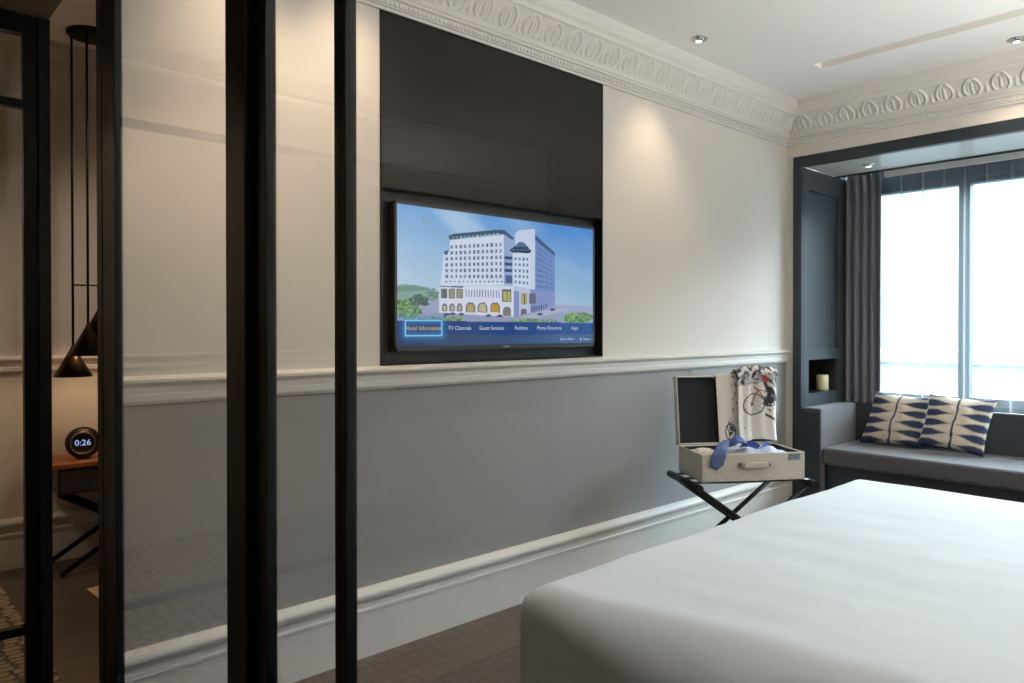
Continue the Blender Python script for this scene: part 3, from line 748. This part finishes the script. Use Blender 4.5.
# studs on the edges
def stud(p, n):
    b = B(); p = L(p)
    k = Vector(n[0] * ea + n[1] * eb); sx = k.cross(Vector((0, 0, 1)))
    r = .0042
    ring = [b.verts.new(p + (sx * math.cos(a) + Vector((0, 0, 1)) * math.sin(a)) * r) for a in np.linspace(0, 2 * PI, 9)[:-1]]
    c = b.verts.new(p + k * .0025)
    for i in range(8): b.faces.new((ring[i], ring[(i + 1) % 8], c))
    obj('stud', b, M['steel'], case)
for x in np.linspace(.012, CW - .012, 10): stud((x, -.0005, CZ + .012), (0, -1))
for z in (.04, .09, .13): stud((.012, -.0005, CZ + z), (0, -1)); stud((CW - .012, -.0005, CZ + z), (0, -1))
for y in np.linspace(.03, CD - .02, 6): stud((-.0005, y, CZ + .012), (-1, 0))
b = B()
hx0, hx1, hz = .205, .355, CZ + .085
box(b, hx0 + .01, hx1 - .01, -.026, -.016, hz - .014, hz + .014, 0, TL_)
hd = obj('handle', b, M['case'], case, bevel=.004)
for x in (hx0, hx1):
    b = B(); box(b, x - .016, x + .016, -.006, .0, hz - .011, hz + .011, 0, TL_); box(b, x - .006, x + .006, -.026, -.004, hz - .007, hz + .007, 0, TL_)
    obj('handle_mount', b, M['steel'], hd, bevel=.002)
b = B(); lx0, lx1, lz0, lz1 = .462, .53, CZ + .098, CZ + .134
box(b, lx0, lx1, -.0012, 0, lz0, lz1, 0, TL_); lab = obj('label', b, M['clip'], case)
b = B(); random.seed(3)
for k in range(6):
    x = lx0 + .006 + k * .0098
    box(b, x, x + .0022, -.002, -.0012, lz0 + .008, lz1 - .008, 0, TL_)
    zz = random.choice((lz0 + .008, (lz0 + lz1) / 2, lz1 - .011)); box(b, x, x + .007, -.002, -.0012, zz, zz + .003, 0, TL_)
obj('label_marks', b, M['ink'], lab)

# contents of the suitcase
def cloth(name, mat, fn, label, cat, nu=40, nv=30, thick=.004, parent=None):
    b = B(); grid(b, nu, nv, fn); o = obj(name, b, mat, parent, smooth=True, recalc=False); add_solid(o, thick, 0)
    if label: tag(o, label, cat)
    return o
def nz(x, y, s, k=1): return noise.noise(Vector((x * k, y * k, s)))
def shirtf(x0, x1, y0, y1, z0, h, seed):
    def f(i, j):
        x = x0 + (x1 - x0) * i; y = y0 + (y1 - y0) * j
        e = min(i, 1 - i, j, 1 - j); k = 1 - math.exp(-e * 14)
        return L((x, y, z0 + h * k + (.016 * nz(x, y, seed, 16) + .008 * nz(x, y, seed + 3, 40)) * k))
    return f
sh = thing('folded_shirt', 'pale blue folded shirt with blue collar lying in the suitcase', 'shirt', L((.40, .16, CZ + .02)))
cloth('shirt_body', M['shirtblue'], shirtf(.20, .54, .014, .285, CZ + .02, .122, 2.3), None, None, parent=sh)
def collar(side):
    def f(i, j):
        x = .345 + side * (.005 + .07 * i) ; y = .05 + .10 * i * .6 + .035 * j
        return L((x, y, CZ + CH + .012 + .035 * math.sin(PI * (.15 + .7 * i)) * (1 - .6 * j) - .012 * j + .004 * nz(x, y, 5, 30)))
    return f
cloth('collar', M['collar'], collar(1), None, None, 16, 8, .003, sh)
cloth('collar', M['collar'], collar(-1), None, None, 16, 8, .003, sh)
cloth('folded_linen', M['shirtcream'], shirtf(.012, .194, .016, .27, CZ + .02, .112, 8.1), 'cream folded garment in the left end of the suitcase', 'clothes')
def tief(i, j):
    # a wide tie: from the middle of the case forwards over the front rim and down
    pts = [(.20, .15, CZ + CH + .035), (.165, .09, CZ + CH + .04), (.125, .04, CZ + CH + .03), (.10, .002, CZ + CH + .016), (.085, -.012, CZ + CH - .005), (.072, -.013, CZ + CH - .055)]
    k = i * (len(pts) - 1); n = min(int(k), len(pts) - 2); fr = k - n
    p = [pts[n][m] * (1 - fr) + pts[n + 1][m] * fr for m in range(3)]
    wdt = .027 + .012 * math.sin(PI * i * .8)
    tip = sm(.86, 1, i); s = (j - .5) * 2
    return L((p[0] + s * wdt, p[1] + .25 * s * wdt * (1 - sm(.5, .8, i)), p[2] + .012 * (1 - s * s) * (1 - sm(.6, .9, i)) - tip * .02 * (1 - abs(s)) + .004 * nz(i, j, 3, 9)))
cloth('necktie', M['tie'], tief, 'blue knitted tie hanging over the front rim of the suitcase', 'tie', 40, 10, .004)
def pocket(i, j):
    a = .20 + .075 * i; y = .05 + .09 * j
    return L((a, y, CZ + CH + .030 + .045 * math.sin(PI * i) * (.5 + .5 * math.sin(PI * j)) + .012 * nz(a, y, 7, 35)))
cloth('crumpled_handkerchief', M['collar'], pocket, 'crumpled bright blue handkerchief beside the tie in the suitcase', 'handkerchief', 18, 14, .003)

# printed scarf over the lid: a flat left fall and a fuller right fall
def seg_d(p, a, c):
    ax, ay = a; cx, cy_ = c; px, py = p; L2 = (cx - ax) ** 2 + (cy_ - ay) ** 2 + 1e-9
    k = max(0, min(1, ((px - ax) * (cx - ax) + (py - ay) * (cy_ - ay)) / L2)); return math.hypot(px - ax - k * (cx - ax), py - ay - k * (cy_ - ay))
CRM, INK, RED, BLU = np.array(rgb(222, 214, 204)), np.array(rgb(44, 46, 58)), np.array(rgb(170, 52, 48)), np.array(rgb(70, 80, 110))
def over(c, n, a): return c * (1 - a) + n * a
def line(c, p, segs, w_, col=INK):
    d = min(seg_d(p, a, q) for a, q in segs); return over(c, col, max(0, min(1, 1.5 - d / w_)))
def ring(c, p, o, r, w_, col=INK): return over(c, col, max(0, min(1, 1.5 - abs(math.hypot(p[0] - o[0], p[1] - o[1]) - r) / w_)))
SR = {}
def scarf_right(i, j):
    # j: 0 behind the lid, .12 at the top, 1 at the bottom inside the case
    x0_, x1_ = .325, .567
    x = x0_ + (x1_ - x0_) * i
    fold = .022 * math.sin(i * 9.5 + .5) * (.35 + .65 * j) + .010 * math.sin(i * 21 + 2)
    if j < .12:
        a = j / .12; h = LH - .10 * (1 - a) + .012 + .036 * sm(.4, 1, a) * (.6 + .5 * math.sin(i * 3)); d = LD + .014 - (LD + .03) * sm(.6, 1, a)
        return LID((x, h, d + .2 * fold))
    a = (j - .12) / .88
    h = LH + .014 + .034 * (.6 + .5 * math.sin(i * 3)) - (LH + .03) * a
    roll = .03 * math.exp(-((a - .08) / .09) ** 2)
    return LID((x + .006 * math.sin(a * 6) - .012 * a * (i - .5), h, -.020 - .012 * sm(0, .3, a) - roll - fold * .9 * sm(.0, .12, a)))
def scarf_left(i, j):
    x = .225 + .125 * i
    if j < .1:
        a = j / .1; return LID((x, LH - .06 * (1 - a) + .006, LD + .008 - (LD + .014) * sm(.5, 1, a)))
    a = (j - .1) / .9
    return LID((x, LH + .006 - (LH + .03) * a, -.008 - .006 * math.sin(i * 5 + a * 2) * a))
def print_right(i, j):
    p = (i * .24, (1 - j) / .88 * .43)             # metres on the cloth, origin bottom left
    c = CRM.copy()
    if p[1] > .315:                                # dark jumble of the turned-over fold
        n = nz(p[0], p[1], 4, 42) + .5 * nz(p[0], p[1], 9, 90)
        c = over(c, INK if nz(p[0], p[1], 12, 25) > -.1 else BLU, max(0, min(1, .40 + n * 2.4)) * sm(.315, .335, p[1] + .05 * sm(.12, .2, p[0])))
    wc, wr = (.098, .205), .062
    if p[1] < .35:
        c = ring(c, p, wc, wr, .0036); c = ring(c, p, wc, wr * .12, .003)
        for k in range(14):
            a = 2 * PI * k / 14; c = line(c, p, [(wc, (wc[0] + wr * math.cos(a), wc[1] + wr * math.sin(a)))], .0008, BLU)
        c = line(c, p, [(wc, (.128, .285)), ((.128, .285), (.215, .275)), ((.128, .282), (.18, .205)), ((.18, .205), (.215, .275))], .003, np.array(rgb(150, 84, 76)))
        c = line(c, p, [((.128, .285), (.112, .305))], .003)
        c = line(c, p, [((.165, .33), (.19, .27)), ((.19, .27), (.17, .205)), ((.19, .30), (.232, .24))], .013)
        n = nz(p[0], p[1], 21, 60)
        m = math.exp(-(((p[0] - .188) / .042) ** 2 + ((p[1] - .225) / .045) ** 2)); c = over(c, INK, max(0, min(1, (m + n * .9 - .5) * 4)))
        c = line(c, p, [((.172, .145), (.215, .122))], .007)
    c = over(c, RED, max(0, min(1, 3 - math.hypot((p[0] - .165) / .02, (p[1] - .352) / .018) * 2.2)))
    return c
def print_left(i, j):
    p = (i * .15, (1 - j) * .38); c = CRM.copy()
    c = ring(c, p, (.085, .075), .036, .004); n = nz(p[0], p[1], 31, 70)
    m = math.exp(-(((p[0] - .09) / .035) ** 2 + ((p[1] - .085) / .04) ** 2)); c = over(c, INK, max(0, min(1, (m + n * .9 - .6) * 4)))
    if p[0] > .1: c = over(c, BLU, max(0, min(1, (nz(p[0], p[1], 41, 50) - .15) * 3)) * .8)
    return c
b = B(); uv = []
def rec(fn, pf):
    def g(i, j): uv.append((pf, i, j)); return fn(i, j)
    return g
grid(b, 90, 130, rec(scarf_right, print_right)); grid(b, 56, 110, rec(scarf_left, print_left))
sc = obj('printed_scarf', b, M['scarf'], smooth=True, recalc=False)
set_cols(sc, lambda k, co: uv[k][0](uv[k][1], uv[k][2])); add_solid(sc, .0025)
tag(sc, 'cream scarf printed with a bicycle draped over the raised suitcase lid', 'scarf')

# ------------------------------------------------------------------ glass partition between entry and bedroom
def stile(bm, x0, x1, y0, y1, z0=.005, z1=H - .005): box(bm, x0, x1, y0, y1, z0, z1)
d = thing('glass_partition_panel', 'black framed glass panel reaching to the end of the television wall', 'glass panel', (.61, 1.95, 0))
ZA, ZB = .005, H - .005
def panel(d, yl, yr, wl, wr, m='black'):
    b = B(); stile(b, .600, .622, yl - wl, yl); obj('stile', b, M[m], d, bevel=.002)
    b = B(); stile(b, .600, .622, yr, yr + wr); obj('stile', b, M['black'], d, bevel=.002)
    for n_, z0, z1 in (('bottom_rail', ZA, .09), ('top_rail', H - .09, ZB)):
        b = B(); box(b, .601, .621, yr + wr + .0005, yl - wl - .0005, z0, z1); obj(n_, b, M['black'], d)
    b = B(); box(b, .609, .613, yr + wr - .003, yl - wl + .003, .088, H - .088); obj('glass_pane', b, M['glass'], d)
panel(d, 2.485, 1.46, .13, .074)
d = thing('glass_partition_panel', 'narrow black framed glass panel between the two dark posts', 'glass panel', (.61, 1.2, 0))
panel(d, 1.398, 1.066, .057, .017)
d = thing('glass_partition_panel', 'wide clear glass panel standing in front of the bed and television', 'glass panel', (.61, .1, 0))
panel(d, 1.0655, YB + .003, .0175, .06)
b = B(); stile(b, .585, .632, 1.4, 1.4585, 0, H); struct('trim_10', b, M['black'], bevel=.003)
b = B(); stile(b, .601, .616, 2.50, 2.555, 0, H); struct('trim_11', b, M['black'])
# glazed screen at the left, black steel with glazing bars
YS = 2.9
d = thing('glazed_screen', 'black steel framed glass screen at the far left edge', 'glass screen', (-.6, YS, 0))
FX0, FX1, ZS = -1.79, .538, 2.30
b = B(); box(b, FX1 - .0755, FX1 - .035, YS - .02, YS + .02, 0, ZS); obj('stile', b, M['black'], d, bevel=.002)
b = B(); box(b, FX1 - .0345, FX1, YS - .03, YS + .03, 0, ZS); obj('jamb', b, M['blackmatt'], d, bevel=.002)
b = B(); box(b, FX0, FX0 + .075, YS - .02, YS + .02, 0, ZS); obj('stile', b, M['black'], d)
b = B(); box(b, FX0 + .076, FX1 - .0765, YS - .02, YS + .02, ZS - .062, ZS); obj('top_rail', b, M['black'], d)
b = B(); box(b, FX0 + .076, FX1 - .0765, YS - .02, YS + .02, 0, .07); obj('bottom_rail', b, M['black'], d)
for z in (2.008, .27):
    b = B(); box(b, FX0 + .076, FX1 - .0765, YS - .016, YS + .016, z - .014, z + .014); obj('glazing_bar', b, M['black'], d)
b = B(); box(b, FX0 + .07, FX1 - .07, YS - .003, YS + .003, .06, ZS - .05); obj('glass_pane', b, M['glass'], d)

# ------------------------------------------------------------------ nook beyond the screen: nightstand, clock, pendants, rug
n0 = thing('nightstand', 'wooden nightstand with a warm top and crossed black legs', 'nightstand', (1.15, 4.46, 0))
b = B(); box(b, .80, 1.55, 4.28, 4.625, .555, .58); obj('top', b, M['walnut'], n0, bevel=.003)
b = B(); box(b, .83, 1.52, 4.30, 4.62, .42, .553); obj('case', b, M['darkwood'], n0)
b = B(); box(b, .84, 1.51, 4.288, 4.299, .43, .545); dr = obj('drawer', b, M['darkwood'], n0, bevel=.002)
b = B(); tube(b, [(1.05, 4.284, .49), (1.05, 4.270, .49), (1.18, 4.270, .49), (1.18, 4.284, .49)], .005, 8); obj('drawer_pull', b, M['steel'], dr)
for y in (4.32, 4.60):
    for a, c in ((.84, 1.50), (1.50, .84)):
        b = B(); dy = .012 if a < c else -.012; tube(b, [(a, y + dy, .42), (c, y + dy, .012)], .014, 10); obj('leg', b, M['black'], n0)
ck = thing('alarm_clock', 'round black alarm clock with lit digits on the nightstand', 'clock', (1.10, 4.42, .581))
cc = Vector((.965, 4.40, .581 + .084)); fdir = Vector((-.25, -1, .08)).normalized(); fs = Vector((0, 0, 1)).cross(fdir).normalized(); fu = fdir.cross(fs)
def CK(v): return cc + fs * v.x + fu * v.y + fdir * v.z
b = B(); lathe(b, [(0, -.045), (.05, -.043), (.076, -.030), (.084, -.008), (.082, .014), (.066, .030), (.058, .033), (.054, .030), (0, .029)], (0, 0, 0), 40, 0, CK); obj('body', b, M['lampblack'], ck)
b = B(); lathe(b, [(.060, .0315), (.060, .0345), (.052, .0345), (.052, .0300)], (0, 0, 0), 40, 0, CK); obj('dial_ring', b, M['steel'], ck)
def TCK(q, p): return CK(Vector((-q.x * 0 + (q.x), q.y, .0305)))
text('digits', '0:26', .044, None, M['display'], ck, T=TCK)
b = B(); box(b, -.03, .03, -.082, -.070, -.03, .02, 0, CK); obj('foot', b, M['blackmatt'], ck)

PX = [(.904, 4.32, 1.02, .15, .09), (.946, 4.20, 1.13, .15, .09), (1.024, 4.30, 1.22, .15, .09)]
pl = thing('pendant_lamp', 'cluster of black cone pendant lamps hanging on long cords', 'pendant lamp', (1.03, 4.27, H))
b = B(); lathe(b, [(0, -.02), (.108, -.02), (.115, -.014), (.115, 0), (0, 0)], (.985, 4.27, H), 40); obj('ceiling_canopy', b, M['black'], pl)
for x, y, z, h, r in PX:
    b = B(); tube(b, [(x, y, H - .02), (x, y, z + h)], .006, 8); obj('cord', b, M['black'], pl)
    b = B(); lathe(b, [(.004, h + .012), (.011, h), (.014, h - .01), (r, 0), (r - .003, 0), (.012, h - .018), (.0, h - .02)], (x, y, z), 40)
    for f in b.faces:
        pass
    s = obj('lamp_shade', b, [M['lampblack'], M['lampgold']], pl)
    b = B(); lathe(b, [(0, .035), (.012, .038), (.018, .05), (.014, .066), (0, .072)], (x, y, z), 20); obj('bulb', b, M['bulb'], s)
    lamp('pendant_glow', 'POINT', (x, y, z + .022), 1.3, (1, .60, .28), shadow_soft_size=.012)
b = B(); tube(b, [(.904, 4.32, 1.49), (1.024, 4.30, 1.49)], .004, 8); obj('spacer_bar', b, M['black'], pl)
b = B()
rc = Vector((.893, 4.02, 0)); r1 = Vector((.05, -1, 0)).normalized(); r2 = Vector((1, .05, 0))
cs = [rc, rc + r2 * 1.2, rc + r2 * 1.2 + r1 * .8, rc + r1 * .8]
lo = [b.verts.new(p + Vector((0, 0, .001))) for p in cs]; hi = [b.verts.new(p + Vector((0, 0, .010))) for p in cs]
b.faces.new(hi); b.faces.new(lo[::-1])
for k in range(4): b.faces.new((lo[k], lo[(k + 1) % 4], hi[(k + 1) % 4], hi[k]))
tag(obj('rug', b, M['rug'], bevel=.003), 'sand coloured rug on the dark floor beyond the glass screen', 'rug')
